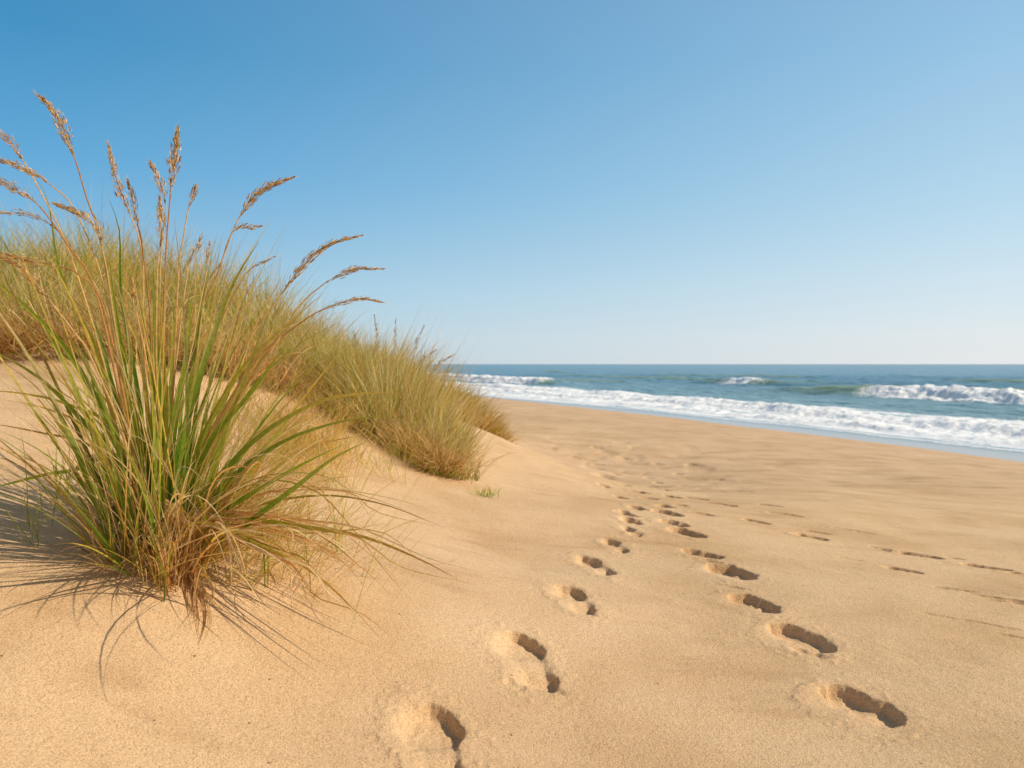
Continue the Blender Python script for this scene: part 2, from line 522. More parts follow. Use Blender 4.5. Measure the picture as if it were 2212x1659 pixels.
def build_sand():
    th = np.concatenate([np.linspace(-180, -44, 90, endpoint=False), np.linspace(-44, 44, 690, endpoint=False), np.linspace(44, 180, 91)])
    th = np.radians(th)
    r = np.concatenate([np.geomspace(0.02, 0.9, 40, endpoint=False), np.geomspace(0.9, 6, 860, endpoint=False),
                        np.geomspace(6, 20, 330, endpoint=False), np.geomspace(20, 120, 200, endpoint=False), np.geomspace(120, 5000, 60)])
    R, T = np.meshgrid(r, th, indexing='ij')
    x = (R * np.sin(T)).ravel(); y = (R * np.cos(T)).ravel()
    z = np.empty_like(x)
    for s in range(0, len(x), 200000):
        z[s:s + 200000] = terrain(x[s:s + 200000], y[s:s + 200000])
    z, owner = press(x, y, z)
    V = np.stack([x, y, z], 1)
    na = len(th)
    Q = grid_faces(len(r), na)
    # vertex normals of the whole sheet, so that the prints join it without a seam
    N = np.zeros_like(V)
    fn = np.cross(V[Q[:, 2]] - V[Q[:, 0]], V[Q[:, 3]] - V[Q[:, 1]])
    for k in range(4):
        for c in range(3):
            N[:, c] += np.bincount(Q[:, k], fn[:, c], len(V))
    N /= np.linalg.norm(N, axis=1, keepdims=True) + 1e-20
    N[N[:, 2] < 0] *= -1
    fo = owner[Q]
    face_owner = np.where((fo == fo[:, :1]).all(1), fo[:, 0], -1)

    def sub(name, mask, parent=None):
        q = Q[mask]
        ids, inv = np.unique(q, return_inverse=True)
        return mesh_obj(name, V[ids], inv.reshape(-1, 4), M_SAND, parent, normals=N[ids])
    g = sub('sand_ground', face_owner < 0)
    tag(g, 'pale golden sand of the beach and dune', 'sand', kind='structure')
    for i, p in enumerate(PR):
        if (face_owner == i).sum() < 4:
            print('footprint missing', i); continue
        o = sub('footprint', face_owner == i)
        tag(o, p[7], 'footprint', 'footprints trodden into the beach sand')


# ------------------------------------------------------------------ sea
def build_sea():
    th = np.radians(np.concatenate([np.linspace(-75, -14, 40, endpoint=False), np.linspace(-14, 40, 800, endpoint=False), np.linspace(40, 150, 120)]))
    r = np.concatenate([np.geomspace(7, 14, 120, endpoint=False), np.geomspace(14, 150, 1250, endpoint=False), np.geomspace(150, 1200, 250, endpoint=False), np.geomspace(1200, 20000, 40)])
    R, T = np.meshgrid(r, th, indexing='ij')
    x = (R * np.sin(T)).ravel(); y = (R * np.cos(T)).ravel()
    u, v = shore(x, y)
    # wavy parameters along the shore
    wob = 1.6 * fbm(v * .06, v * 0 + 2.0, 201, 3) + .5 * fbm(v * .35, v * 0 + 5.0, 203, 3)
    z = np.full(x.shape, SEA)
    foam = np.zeros_like(x); crest = np.zeros_like(x)
    deep = sstep(5, 14, u)
    far = 1 - sstep(60, 500, R.ravel())
    # open water: long crested wind waves
    z += deep * (1 - sstep(250, 1200, R.ravel())) * (.16 * fbm(u * .16 + wob * .2, v * .035, 211, 3) + (.16 * fbm(u * .7, v * .18, 213, 3) + .08 * fbm(u * 2.0, v * .7, 217, 3)) * (0.3 + .7 * far))

    def roller(u0, A, wf, wb, env, seed, broken):
        nonlocal z, foam, crest
        t = u - u0
        wf = wf * (1 + .5 * fbm(v * .5, v * 0 + seed, seed, 2))
        prof = np.where(t < 0, np.exp(-(np.abs(t) / wf) ** 2.6), np.exp(-(t / wb) ** 2))
        h = A * env * prof
        z += h
        n = fbm(v * .9, u * .9, seed + 5, 3)
        # foam tumbling down the shoreward face and trailing behind
        f = broken * np.where(t < 0, np.exp(-(t / (wf * 1.7)) ** 4), np.exp(-(t / (wb * .55)) ** 2)) * sstep(.05, .35, env)
        foam = np.maximum(foam, f * (1.0 + .35 * n))
        crest = np.maximum(crest, env * np.where(t < .25, np.exp(-((t + .15) / (wf * .9)) ** 2), 0) * sstep(.25, .7, env))
        return t

    def bump(c, w, p=2.0):
        return np.exp(-np.abs((v - c) / w) ** p)

    # inner bore, broken along its whole length
    env = .72 + .5 * fbm(v * .22, v * 0 + 1, 231, 3)
    u0 = 5.0 + wob * .8 + 4.6 * sstep(4, 42, v) + 3.0 * sstep(50, 120, v)
    t = roller(u0, .26, .75, 1.9, env, 233, np.ones_like(v))
    back = 3.6 + 2.6 * sstep(30, 8, v)
    foam = np.maximum(foam, .80 * sstep(-.1, .3, t) * sstep(1.0, .45, t / back) * (.80 + .8 * fbm(u * .8, v * .35, 235, 3)))
    foam = np.maximum(foam, .78 * sstep(.0, -.4, t) * sstep(.1, .5, u - 1.70 - .25 * wob) * (.85 + .7 * fbm(u * 1.6, v * .8, 237, 3)))
    # a middle line of foam where the shallows widen
    roller(6.0 + .6 * wob, .16, .45, 1.2, sstep(10, 22, v) * (.75 + .6 * fbm(v * .3, v * 0 + 6, 247, 3)), 249, np.ones_like(v))
    # second inner line
    t2 = roller(2.9 + .5 * wob, .11, .40, .9, .8 + .6 * fbm(v * .4, v * 0 + 3, 241, 3), 243, np.ones_like(v))
    # outer breaker at the right, spilling towards its right end
    e1 = sstep(42, 24, v) * sstep(-25, 5, v)
    brk = sstep(27.5, 23, v)
    roller(23.5 + .5 * wob, .62, 1.4, 2.6, e1, 251, brk)
    # outer breaker far along the beach
    e2 = sstep(50, 58, v) * sstep(135, 112, v)
    roller(17 + .5 * wob, .60, .9, 2.6, e2, 261, sstep(53, 60, v))
    e3 = bump(170, 45, 4)
    roller(16 + .5 * wob, .60, .9, 3, e3, 265, np.ones_like(v))
    # unbroken swells with a lick of foam
    roller(33.5 + .5 * wob, .62, 1.0, 3.2, bump(48, 8), 271, .75 * bump(48, 4))
    roller(34 + .5 * wob, .35, 1.2, 3.2, bump(24, 12), 273, 0 * v)
    roller(26 + .5 * wob, .28, 1.2, 3.0, bump(70, 16), 275, 0 * v)
    roller(44 + wob, .30, 1.4, 5, bump(80, 40), 277, 0 * v)
    roller(64 + wob, .32, 1.6, 6, .6 + fbm(v * .05, v * 0, 279, 2), 281, 0 * v)
    # small foam lip at the edge of the swash
    lip = 1.70 + .25 * wob + .15 * fbm(v * 1.4, v * 0 + 8, 291, 3)
    tl = u - lip
    foam = np.maximum(foam, 1.0 * np.exp(-(tl / .13) ** 2))
    z += .035 * np.exp(-(tl / .12) ** 2) + .02 * sstep(0, .3, tl)
    foam = np.clip(foam, 0, 1.2)
    # tumbling lumps
    z += np.clip(foam, 0, 1) * sstep(1.8, 4, u) * ((.11 + .15 * sstep(12, 18, u)) * fbm(x * 1.3, y * 1.3, 301, 4) + .06 * fbm(x * 4, y * 4, 303, 3))
    z = np.maximum(z, SEA - .25)
    # thin sheet of water sliding up the sand
    g = SEA + .012
    z = np.where(u < 1.0, np.minimum(z, g), z)
    m = sstep(0, 0.6, u)
    V = np.stack([x, y, z], 1)
    Q = grid_faces(len(r), len(th))
    keep = (u[Q] > -1.2).all(1)
    Q = Q[keep]
    ids, inv = np.unique(Q, return_inverse=True)
    shal = 1 - sstep(6, 45, u)
    rip = .12 + .88 * sstep(1.2, 6, u)
    o = mesh_obj('sea', V[ids], inv.reshape(-1, 4), M_SEA, attrs={'foam': foam[ids], 'crest': np.clip(crest, 0, 1)[ids], 'shallow': shal[ids], 'ripple': rip[ids], 'film': (1 - sstep(.8, 2.6, u))[ids]})
    tag(o, 'blue green sea with white surf rolling onto the beach', 'sea', kind='structure')


# ------------------------------------------------------------------ grass
def unit(a):
    return a / (np.linalg.norm(a, axis=-1, keepdims=True) + 1e-12)


def ribbon_mesh(P, W, C, side=None, fold=0.0):
    """P (n,s,3) centre lines, W (n,s) half widths, C (n,s,3) colours"""
    n, s, _ = P.shape
    T = unit(np.gradient(P, axis=1))
    if side is None:
        a = rng.uniform(0, 2 * math.pi, n)
        side = np.stack([np.cos(a), np.sin(a), np.zeros(n)], 1)
    B = side[:, None] - T * (side[:, None] * T).sum(-1, keepdims=True)
    B = unit(B)
    if fold:
        Nn = np.cross(T, B)
        L = P - B * W[..., None]; Rr = P + B * W[..., None]; Mi = P + Nn * (W * fold)[..., None]
        V = np.stack([L, Mi, Rr], 2)          # n,s,3,3
        k = 3
    else:
        V = np.stack([P - B * W[..., None], P + B * W[..., None]], 2)
        k = 2
    idx = np.arange(n * s * k).reshape(n, s, k)
    Q = []
    for c in range(k - 1):
        Q.append(np.stack([idx[:, :-1, c], idx[:, :-1, c + 1], idx[:, 1:, c + 1], idx[:, 1:, c]], -1).reshape(-1, 4))
    Cc = np.repeat(C[:, :, None], k, 2)
    return V.reshape(-1, 3), np.concatenate(Q), Cc.reshape(-1, 3)


def join(parts):
    off = 0; Vs = []; Qs = []; Cs = []
    for V, Q, C in parts:
        Vs.append(V); Qs.append(Q + off); Cs.append(C); off += len(V)
    return np.concatenate(Vs), np.concatenate(Qs), np.concatenate(Cs)


GREEN = np.array([.165, .280, .022]); LIME = np.array([.350, .390, .035]); OLIVE = np.array([.340, .310, .060])
GOLD = np.array([.640, .430, .095]); STRAW = np.array([.680, .500, .250]); PALE = np.array([.780, .650, .440])
RUST = np.array([.500, .270, .095]); BROWN = np.array([.270, .140, .060]); DEEP = np.array([.090, .185, .022])


def pick(pal, n):
    cols = np.array([c for c, _ in pal]); w = np.array([w for _, w in pal], float); w /= w.sum()
    return cols[rng.choice(len(pal), n, p=w)] * rng.uniform(.8, 1.2, (n, 1))


def free_blades(root, az, lean, L, curl, width, base, tip, s=7, p=1.6, tiplen=.5, wig=.0, clampz=True, fold=0.0):
    """n blades growing from root: az/lean of the first piece, curl = extra lean by the tip"""
    n = len(root)
    t = np.linspace(0, 1, s)[None]
    ang = lean[:, None] + curl[:, None] * t ** p
    azs = az[:, None] + wig * (rng.standard_normal((n, 1)) * t)
    ds = (L / (s - 1))[:, None]
    d = np.stack([np.sin(ang) * np.sin(azs), np.sin(ang) * np.cos(azs), np.cos(ang)], -1) * ds[..., None]
    P = root[:, None] + np.concatenate([np.zeros((n, 1, 3)), np.cumsum(d[:, :-1], 1)], 1)
    if clampz:
        g = terrain(P[..., 0], P[..., 1], False)
        P[..., 2] = np.maximum(P[..., 2], g - .002 + .02 * rng.random((n, 1)))
        P[:, 0] = root
    W = width[:, None] * np.clip(np.minimum(.45 + 2.2 * t, 1) * (1 - t ** 2.2), .06, 1)
    m = sstep(tiplen - .35, 1.0, t)[..., None]
    C = base[:, None] * (1 - m) + tip[:, None] * m
    return ribbon_mesh(P, W, C, fold=fold)


def spline(pts, n):
    """smooth curve through the points, n samples by length"""
    p = np.array(pts, float)
    p = np.vstack([2 * p[0] - p[1], p, 2 * p[-1] - p[-2]])
    out = []
    for i in range(1, len(p) - 2):
        t = np.linspace(0, 1, 12, endpoint=False)[:, None]
        a, b, c, d = p[i - 1], p[i], p[i + 1], p[i + 2]
        out.append(.5 * ((2 * b) + (-a + c) * t + (2 * a - 5 * b + 4 * c - d) * t ** 2 + (-a + 3 * b - 3 * c + d) * t ** 3))
    out = np.vstack(out + [p[-2:-1]])
    L = np.concatenate([[0], np.cumsum(np.linalg.norm(np.diff(out, axis=0), axis=1))])
    q = np.linspace(0, L[-1], n)
    return np.stack([np.interp(q, L, out[:, k]) for k in range(3)], 1)


def tube(P, r, C, k=5):
    n = len(P)
    T = unit(np.gradient(P, axis=0))
    up = np.array([.3, .2, .93]); up = np.where(np.abs((T @ up))[:, None] > .95, np.array([[1., 0, 0]]), up[None])
    B = unit(np.cross(T, up)); N = np.cross(B, T)
    a = np.arange(k) / k * 2 * math.pi
    V = P[:, None] + (B[:, None] * np.cos(a)[None, :, None] + N[:, None] * np.sin(a)[None, :, None]) * np.asarray(r).reshape(-1, 1, 1)
    idx = np.arange(n * k).reshape(n, k)
    nx = np.roll(idx, -1, 1)
    Q = np.stack([idx[:-1], nx[:-1], nx[1:], idx[1:]], -1).reshape(-1, 4)
    return V.reshape(-1, 3), Q, np.repeat(C, k, 0) if C.ndim == 2 else np.tile(C, (n * k, 1))


def spikelets(P, T, D, L, w, C):
    """slim four sided husks at P pointing along D"""
    n = len(P)
    D = unit(D)
    a = unit(np.cross(D, rng.standard_normal((n, 3)))); b = np.cross(D, a)
    mid = P + D * (L * .42)[:, None]
    tipp = P + D * L[:, None]
    V = np.stack([P, mid + a * w[:, None], mid + b * w[:, None] * .7, mid - a * w[:, None], mid - b * w[:, None] * .7, tipp], 1)
    i = np.arange(n)[:, None] * 6
    # quads with a doubled end would be degenerate, so use kites: base, side, tip, side
    Q = np.concatenate([i + np.array([[0, 1, 5, 2]]), i + np.array([[0, 2, 5, 3]]), i + np.array([[0, 3, 5, 4]]), i + np.array([[0, 4, 5, 1]])])
    return V.reshape(-1, 3), Q, np.repeat(C, 6, 0)


def seed_head(curve, fullness=1.0, pal=None, droop=None, width=1.0):
    """a plume along the curve: branchlets leave the rachis and carry husks"""
    n = len(curve)
    T = unit(np.gradient(curve, axis=0))
    L = np.linalg.norm(np.diff(curve, axis=0), axis=1).sum()
    pal = pal or [(STRAW, 3), (GOLD, 1.5), (RUST, 2), (BROWN, 2.5)]
    m = int(260 * fullness * max(.5, L / .22))
    q = rng.random(m) ** .9
    fi = q * (n - 1); i0 = np.minimum(fi.astype(int), n - 2); f = (fi - i0)[:, None]
    p = curve[i0] * (1 - f) + curve[i0 + 1] * f
    t = T[i0]
    prof = np.clip(sstep(0, .22, q) * (1 - q) ** .75 * 1.25, .10, 1)
    rad = unit(np.cross(t, rng.standard_normal((m, 3))))
    if droop is not None:
        rad = unit(rad + np.array(droop) * .9)
    off = rng.random(m) ** .8 * .0128 * width * prof
    P = p + rad * off[:, None] + t * (off * 1.5)[:, None]
    D = t * 1.0 + rad * (rng.uniform(.04, .16, (m, 1)) + .22 * rng.random((m, 1)) * (1 - q)[:, None]) * width + rng.standard_normal((m, 3)) * .06
    sl = rng.uniform(.010, .022, m) * (.6 + .6 * prof)
    C = pick(pal, m)
    parts = [spikelets(P, t, D, sl, rng.uniform(.0008, .0015, m), C)]
    # awns: fine pale hairs that give the feathery edge
    k = int(m * .5)
    j = rng.choice(m, k)
    root = P[j]; d = unit(D[j] + rng.standard_normal((k, 3)) * .15)
    hl = rng.uniform(.012, .026, k)[:, None]
    cl = np.stack([root, root + d * hl * .5, root + d * hl + rng.standard_normal((k, 3)) * .002], 1)
    parts.append(ribbon_mesh(cl, np.tile(np.array([[.00035, .0003, .00012]]), (k, 1)), np.repeat((pick([(PALE, 2), (STRAW, 2)], k))[:, None], 3, 1)))
    parts.append(tube(curve, np.linspace(.0011, .0004, n), np.tile(STRAW * .8, (n, 1)), 4))
    return join(parts)


def cam_curve(pts, d0, d1, n, root=None):
    """points listed from the base to the tip in the 2212 view, depth running from d0 to d1"""
    P2 = np.array(pts, float)
    seg = np.concatenate([[0], np.cumsum(np.linalg.norm(np.diff(P2, axis=0), axis=1))]); seg /= seg[-1]
    P = []
    for (a, b), s in zip(pts, seg):
        d = d0 + (d1 - d0) * s
        if b > 900 and -60 < a < 2200:
            d = min(d, ground_hit(a, b)[1] - .008)
        P.append(pt(a, b, d))
    if root is not None:
        P = [np.asarray(root)] + P
    return spline(P, n)


def build_main_tuft():
    c0 = ground_hit(345, 1175)
    T0 = empty('grass_tuft', c0)
    bpy.context.view_layer.update()
    tag(T0, 'tall grass tuft with plumed seed stalks on the near sand slope', 'grass tuft')
    D0 = c0[1]

    def rootp(u, dy=0.0):
        x = (u * K - 512) / F * D0
        y = D0 + dy
        return np.array([x, y, tz(x, y) - .02])

    # --- named stalks with their plumes: (points base->tip, index from which the head begins, depth change, fullness)
    ST = [
        ([(300, 1000), (250, 720), (218, 520), (188, 430), (163, 346), (134, 270), (112, 235), (83, 207)], 4, -.05, 1.5, (-.5, 0, -.1)),
        ([(270, 960), (200, 700), (140, 520), (85, 410), (55, 356), (30, 315), (-8, 280), (-40, 262)], 4, .10, .9, (-.3, 0, -.3)),
        ([(280, 960), (230, 640), (165, 460), (110, 400), (65, 370), (0, 345), (-60, 345)], 3, .05, 1.0, (-.3, 0, -.6)),
        ([(280, 980), (210, 640), (150, 535), (85, 445), (35, 408), (-10, 386), (-70, 380)], 3, -.12, 1.0, (-.3, 0, -.6)),
        ([(290, 1000), (240, 700), (165, 550), (115, 490), (60, 463), (0, 460), (-50, 470)], 3, .15, .45, (-.2, 0, -.6)),
        ([(310, 1010), (255, 740), (232, 590), (220, 535), (213, 500), (178, 465), (120, 440)], 3, -.10, 1.4, (-.1, 0, -.6)),
        ([(290, 1000), (225, 670), (170, 594), (134, 577), (82, 565), (34, 553), (10, 548)], 3, -.18, .9, (-.1, 0, -.7)),
        ([(280, 1000), (200, 780), (162, 720), (105, 646), (72, 608), (48, 580), (-10, 545)], 3, -.25, 1.2, (-.2, 0, -.6)),
        ([(325, 1000), (310, 700), (308, 550), (280, 460), (262, 418), (246, 365), (233, 311)], 3, .10, 1.0, (-.1, 0, 0)),
        ([(330, 1000), (325, 700), (308, 540), (300, 496), (288, 435), (276, 390)], 3, .02, .9, None),
        ([(345, 1010), (345, 760), (345, 620), (350, 520), (358, 445), (346, 395), (324, 351)], 4, .05, 1.0, None),
        ([(345, 1010), (338, 780), (340, 580), (345, 540), (348, 490), (345, 430)], 3, -.06, 1.1, None),
        ([(350, 1010), (352, 760), (358, 560), (368, 420), (374, 370), (379, 325), (384, 279)], 3, 0, 1.7, None),
        ([(365, 1020), (385, 600), (395, 520), (405, 460), (414, 430), (423, 402)], 3, -.04, .5, None),
        ([(400, 1010), (440, 650), (478, 565), (502, 500), (518, 468), (545, 428), (580, 402), (632, 383)], 4, .06, 1.5, (.3, 0, -.7)),
        ([(395, 1010), (430, 700), (470, 590), (500, 505), (520, 493), (562, 488)], 3, .06, .55, (.3, 0, -.7)),
        ([(420, 1020), (470, 880), (545, 725), (605, 640), (640, 590), (680, 548), (720, 523), (778, 509)], 3, .10, 1.2, (.3, 0, -.7)),
        ([(420, 1030), (470, 920), (560, 800), (640, 670), (695, 617), (730, 596), (770, 580), (827, 580)], 4, .04, .8, (.1, 0, -.9)),
        ([(430, 1030), (480, 900), (560, 770), (640, 705), (690, 672), (740, 652), (780, 644), (824, 652)], 4, .18, .7, (.1, 0, -.9)),
        ([(360, 1000), (390, 700), (408, 575), (420, 545), (435, 510)], 2, .2, .5, None),
        ([(370, 1000), (420, 720), (446, 590), (450, 560), (453, 525)], 2, .3, .4, None),
        ([(390, 1010), (450, 760), (520, 610), (550, 575), (590, 555)], 2, .15, .35, (.2, 0, -.6)),
        ([(345, 1000), (320, 800), (296, 680), (290, 640), (284, 600)], 2, -.15, .5, None),
    ]
    heads_pal = [(STRAW * 1.15, 4), (PALE * 1.15, 6), (GOLD, 1), (RUST * 1.4, 1.8), (BROWN * 1.4, .4)]
    for i, (pts, hi, dd, full, droop) in enumerate(ST):
        r = rootp(300 + (pts[0][0] - 300) * .55 + rng.uniform(-12, 30), dd * .5 + rng.uniform(-.08, .08))
        C = cam_curve(pts, D0 + dd * .5, D0 + dd, 60, r)
        # where the head begins on the resampled curve
        hp = pt(*pts[hi], D0 + dd * .75)
        d = np.hypot(C[:, 0] / C[:, 1] - hp[0] / hp[1], (C[:, 2] - CZ) / C[:, 1] - (hp[2] - CZ) / hp[1])
        hb = int(np.argmin(d))
        stem = C[:hb + 1]
        tt = np.linspace(0, 1, len(stem))[:, None]
        base = [LIME, GOLD, STRAW, RUST * 1.2, OLIVE][i % 5]
        col = base * (1 - tt) + (STRAW if i % 3 else RUST) * tt
        st = mesh_obj('seed_stalk', *tube_args(stem, np.linspace(.0038, .0018, len(stem)), col), M_DRY, T0)
        hc = C[hb:]
        if len(hc) < 6:
            hc = spline(hc, 8)
        V, Q, Cc = seed_head(hc, full, heads_pal, droop, .6 + .45 * full)
        h = mesh_obj('seed_head', V, Q, M_SEED, st, col=Cc)
        tag(st); tag(h)

    # --- prominent blades drawn after the photograph: (points base->tip, half width, depth change, base colour, tip colour)
    BL = [
        ([(300, 1080), (240, 920), (160, 780), (100, 705), (0, 615), (-60, 575)], .0062, -.10, GREEN, LIME),
        ([(290, 1060), (228, 963), (165, 895), (90, 820), (0, 765), (-60, 735)], .0055, -.15, GREEN, OLIVE),
        ([(280, 1040), (240, 920), (130, 868), (60, 852), (0, 845), (-60, 845)], .0040, -.12, LIME, GOLD),
        ([(270, 1030), (180, 920), (90, 880), (0, 862)], .0030, .05, OLIVE, GOLD),
        ([(270, 1030), (190, 960), (90, 935), (0, 918), (-50, 915)], .0028, .05, OLIVE, RUST),
        ([(230, 1000), (160, 1016), (100, 1025), (0, 1050), (-50, 1066)], .0060, -.05, LIME, LIME * 1.2),
        ([(300, 1080), (260, 900), (200, 740), (130, 590), (105, 440), (75, 380)], .0042, .15, GREEN, LIME),
        ([(310, 1080), (250, 860), (205, 700), (150, 640)], .0050, .1, DEEP * 1.4, GREEN),
        ([(320, 1100), (285, 900), (258, 720), (240, 600), (236, 540)], .0060, .05, GREEN, LIME),
        ([(330, 1100), (300, 860), (262, 640), (258, 500), (235, 430)], .0052, .12, GREEN, GREEN),
        ([(335, 1120), (320, 900), (300, 740), (262, 620)], .0062, -.12, LIME, STRAW),
        ([(340, 1110), (345, 900), (335, 700), (330, 560)], .0065, -.05, GREEN, LIME),
        ([(345, 1110), (335, 960), (328, 800), (300, 640)], .0075, -.12, GREEN, GREEN * 1.2),
        ([(350, 1110), (360, 900), (350, 740), (345, 620)], .0070, -.14, LIME, GOLD),
        ([(355, 1110), (375, 930), (400, 780), (415, 640)], .0072, -.10, GREEN, LIME),
        ([(360, 1110), (395, 940), (450, 760), (500, 620), (560, 520)], .0068, -.06, GREEN, OLIVE),
        ([(370, 1110), (420, 920), (490, 740), (520, 640), (556, 545)], .0060, -.02, GREEN, GOLD),
        ([(380, 1110), (440, 940), (520, 800), (600, 720), (690, 640)], .0060, -.10, LIME, GOLD),
        ([(385, 1120), (450, 960), (540, 850), (620, 740)], .0065, -.16, GREEN, LIME),
        ([(385, 1120), (430, 980), (500, 860), (560, 760), (650, 680)], .0062, -.05, RUST, RUST),
        ([(400, 1110), (470, 940), (550, 800), (600, 730), (640, 690)], .0050, -.12, GOLD, RUST),
        ([(300, 1080), (280, 900), (282, 760), (262, 640), (240, 590)], .0058, -.02, LIME, STRAW),
        ([(400, 1120), (480, 1021), (572, 933), (688, 868), (780, 850), (860, 847)], .0055, -.16, GREEN, GOLD),
        ([(410, 1140), (490, 1040), (600, 960), (700, 920), (800, 900), (860, 905)], .0045, -.10, GREEN, OLIVE),
        ([(500, 1156), (579, 1096), (633, 1056), (720, 990), (800, 950)], .0056, -.24, GREEN, OLIVE),
        ([(420, 1150), (520, 1080), (640, 1010), (740, 960)], .0050, -.18, GREEN, LIME),
        ([(400, 1120), (470, 1110), (620, 1133), (778, 1158), (900, 1205), (990, 1252)], .0048, -.22, LIME, RUST),
        ([(440, 1140), (579, 1187), (651, 1219), (717, 1270), (778, 1332), (820, 1376)], .0048, -.32, OLIVE, RUST),
        ([(430, 1130), (542, 1180), (626, 1216), (659, 1260), (678, 1297)], .0048, -.30, RUST, RUST),
        ([(420, 1140), (560, 1090), (700, 1070), (830, 1090), (960, 1140)], .0026, -.05, OLIVE, BROWN),
        ([(420, 1120), (560, 1040), (680, 1060), (760, 1140), (830, 1230), (890, 1300)], .0022, -.12, OLIVE, RUST),
        ([(430, 1120), (560, 1110), (680, 1150), (780, 1225), (850, 1290)], .0022, -.20, RUST, RUST),
        ([(430, 1130), (560, 1130), (660, 1170), (740, 1215), (800, 1232)], .0026, -.22, RUST, STRAW),
        ([(420, 1110), (540, 1010), (660, 900), (700, 960), (760, 1060), (770, 1110)], .0022, .05, GOLD, RUST),
    ]
    DRY = [
        ([(255, 1030), (225, 985), (190, 990), (140, 1045), (112, 1100), (92, 1142)], .0042, -.08, STRAW, PALE),
        ([(345, 1110), (330, 1076), (285, 1085), (255, 1135), (232, 1190)], .0042, -.12, STRAW, PALE),
        ([(338, 1090), (332, 1075), (334, 1110), (333, 1165), (330, 1184)], .0055, -.16, PALE, LIME),
        ([(350, 1110), (345, 1080), (385, 1120), (415, 1200), (436, 1290), (443, 1340), (430, 1390)], .0060, -.20, STRAW, BROWN),
        ([(355, 1110), (360, 1095), (400, 1160), (420, 1230), (425, 1300), (430, 1350)], .0050, -.19, STRAW, RUST),
        ([(360, 1120), (385, 1150), (408, 1220), (418, 1290), (430, 1330)], .0045, -.18, RUST, RUST),
        ([(360, 1120), (400, 1180), (430, 1260), (470, 1310), (500, 1330)], .0035, -.18, RUST, STRAW),
        ([(260, 1050), (200, 1040), (150, 1055), (110, 1080)], .0030, -.02, RUST, STRAW),
        ([(270, 1090), (200, 1108), (140, 1118), (90, 1122)], .0030, -.08, STRAW, STRAW),
        ([(380, 1130), (450, 1110), (490, 1150), (500, 1230), (498, 1290)], .0030, -.18, STRAW, PALE),
        ([(400, 1130), (470, 1130), (560, 1175), (640, 1215), (700, 1225)], .0034, -.20, PALE, STRAW),
        ([(320, 1100), (300, 1120), (290, 1160), (285, 1195)], .0030, -.14, RUST, STRAW),
        ([(290, 1080), (250, 1090), (240, 1130), (245, 1160)], .0030, -.10, RUST, BROWN),
    ]

    def named(blades, seg=22, wk=1.35):
        parts = []
        for pts, w, dd, cb, ct in blades:
            r = rootp(330 + (min(max(pts[0][0], 240), 430) - 330) * .8, dd * .35 + rng.uniform(-.05, .05))
            C = cam_curve(pts, D0 + dd * .4, D0 + dd, seg, r)
            g = terrain(C[:, 0], C[:, 1])
            C[1:, 2] = np.maximum(C[1:, 2], g[1:] + .004)
            t = np.linspace(0, 1, seg)
            W = w * wk * np.clip(np.minimum(.55 + 2 * t, 1) * (1 - t ** 3), .05, 1)
            m = sstep(.3, 1, t)[:, None]
            ch = C[-1] - C[0]
            side = np.cross(ch, np.array([rng.normal(0, .45), -1.0, rng.normal(0, .45)]))[None]
            parts.append(ribbon_mesh(C[None], W[None], (cb * (1 - m) + ct * m)[None], side=unit(side), fold=.45))
        return parts

    def ring(n, rx=.13, ry=.16):
        a = rng.uniform(0, 2 * math.pi, n); q = np.sqrt(rng.random(n))
        x = c0[0] + .01 + np.cos(a) * q * rx; y = c0[1] + np.sin(a) * q * ry
        return np.stack([x, y, terrain(x, y) - .01], 1), a, q

    # green blades that fill the tuft
    parts = named(BL)
    for n, rx, l0, l1, le, cu, w0, w1 in ((60, .10, .50, .95, .55, .65, .0034, .0072), (80, .13, .40, .80, 1.0, 1.1, .0030, .0070), (70, .15, .2, .5, 1.2, 1.3, .0022, .0055)):
        R0, a, q = ring(n, rx, rx * 1.15)
        az = np.pi / 2 - a + rng.normal(0, .6, n)
        lean = np.abs(q * rng.uniform(.15, 1.0, n) * le + rng.normal(0, .06, n))
        cb = pick([(GREEN, 4), (GREEN * 1.3, 2), (LIME, 3), (OLIVE, 1), (DEEP, 1.5), (GOLD, .6)], n)
        parts.append(free_blades(R0, az, lean, rng.uniform(l0, l1, n), rng.uniform(.05, cu, n), rng.uniform(w0, w1, n), cb,
                                 pick([(LIME, 3), (OLIVE, 2), (GOLD, 3), (STRAW, 2), (RUST, 1)], n), s=14, p=rng.choice([1.5, 2.0, 2.6]), fold=.4, wig=.35))
    # stray shoots that come up round the tuft
    sx_ = c0[0] + np.array([-.34, -.27, -.38, .30, .36, .22, .42, .10, -.16, .28, -.30]); sy_ = c0[1] + np.array([.02, -.10, .22, -.08, .10, .26, .30, -.22, .34, .42, .36])
    k = np.repeat(np.arange(11), rng.integers(4, 12, 11)); n = len(k)
    x = sx_[k] + rng.normal(0, .014, n); y = sy_[k] + rng.normal(0, .014, n)
    R0 = np.stack([x, y, terrain(x, y) - .01], 1)
    parts.append(free_blades(R0, rng.uniform(0, 6.28, n), np.abs(rng.normal(.15, .3, n)), rng.uniform(.10, .34, n), rng.uniform(.2, 1.3, n), rng.uniform(.0012, .0032, n),
                             pick([(LIME, 3), (GREEN, 3), (GOLD, 1.5)], n), pick([(GOLD, 3), (STRAW, 2), (LIME, 2)], n), s=10, fold=.4, wig=.3))
    V, Q, C = join(parts)
    mesh_obj('green_leaves', V, Q, M_LEAF, T0, col=C)
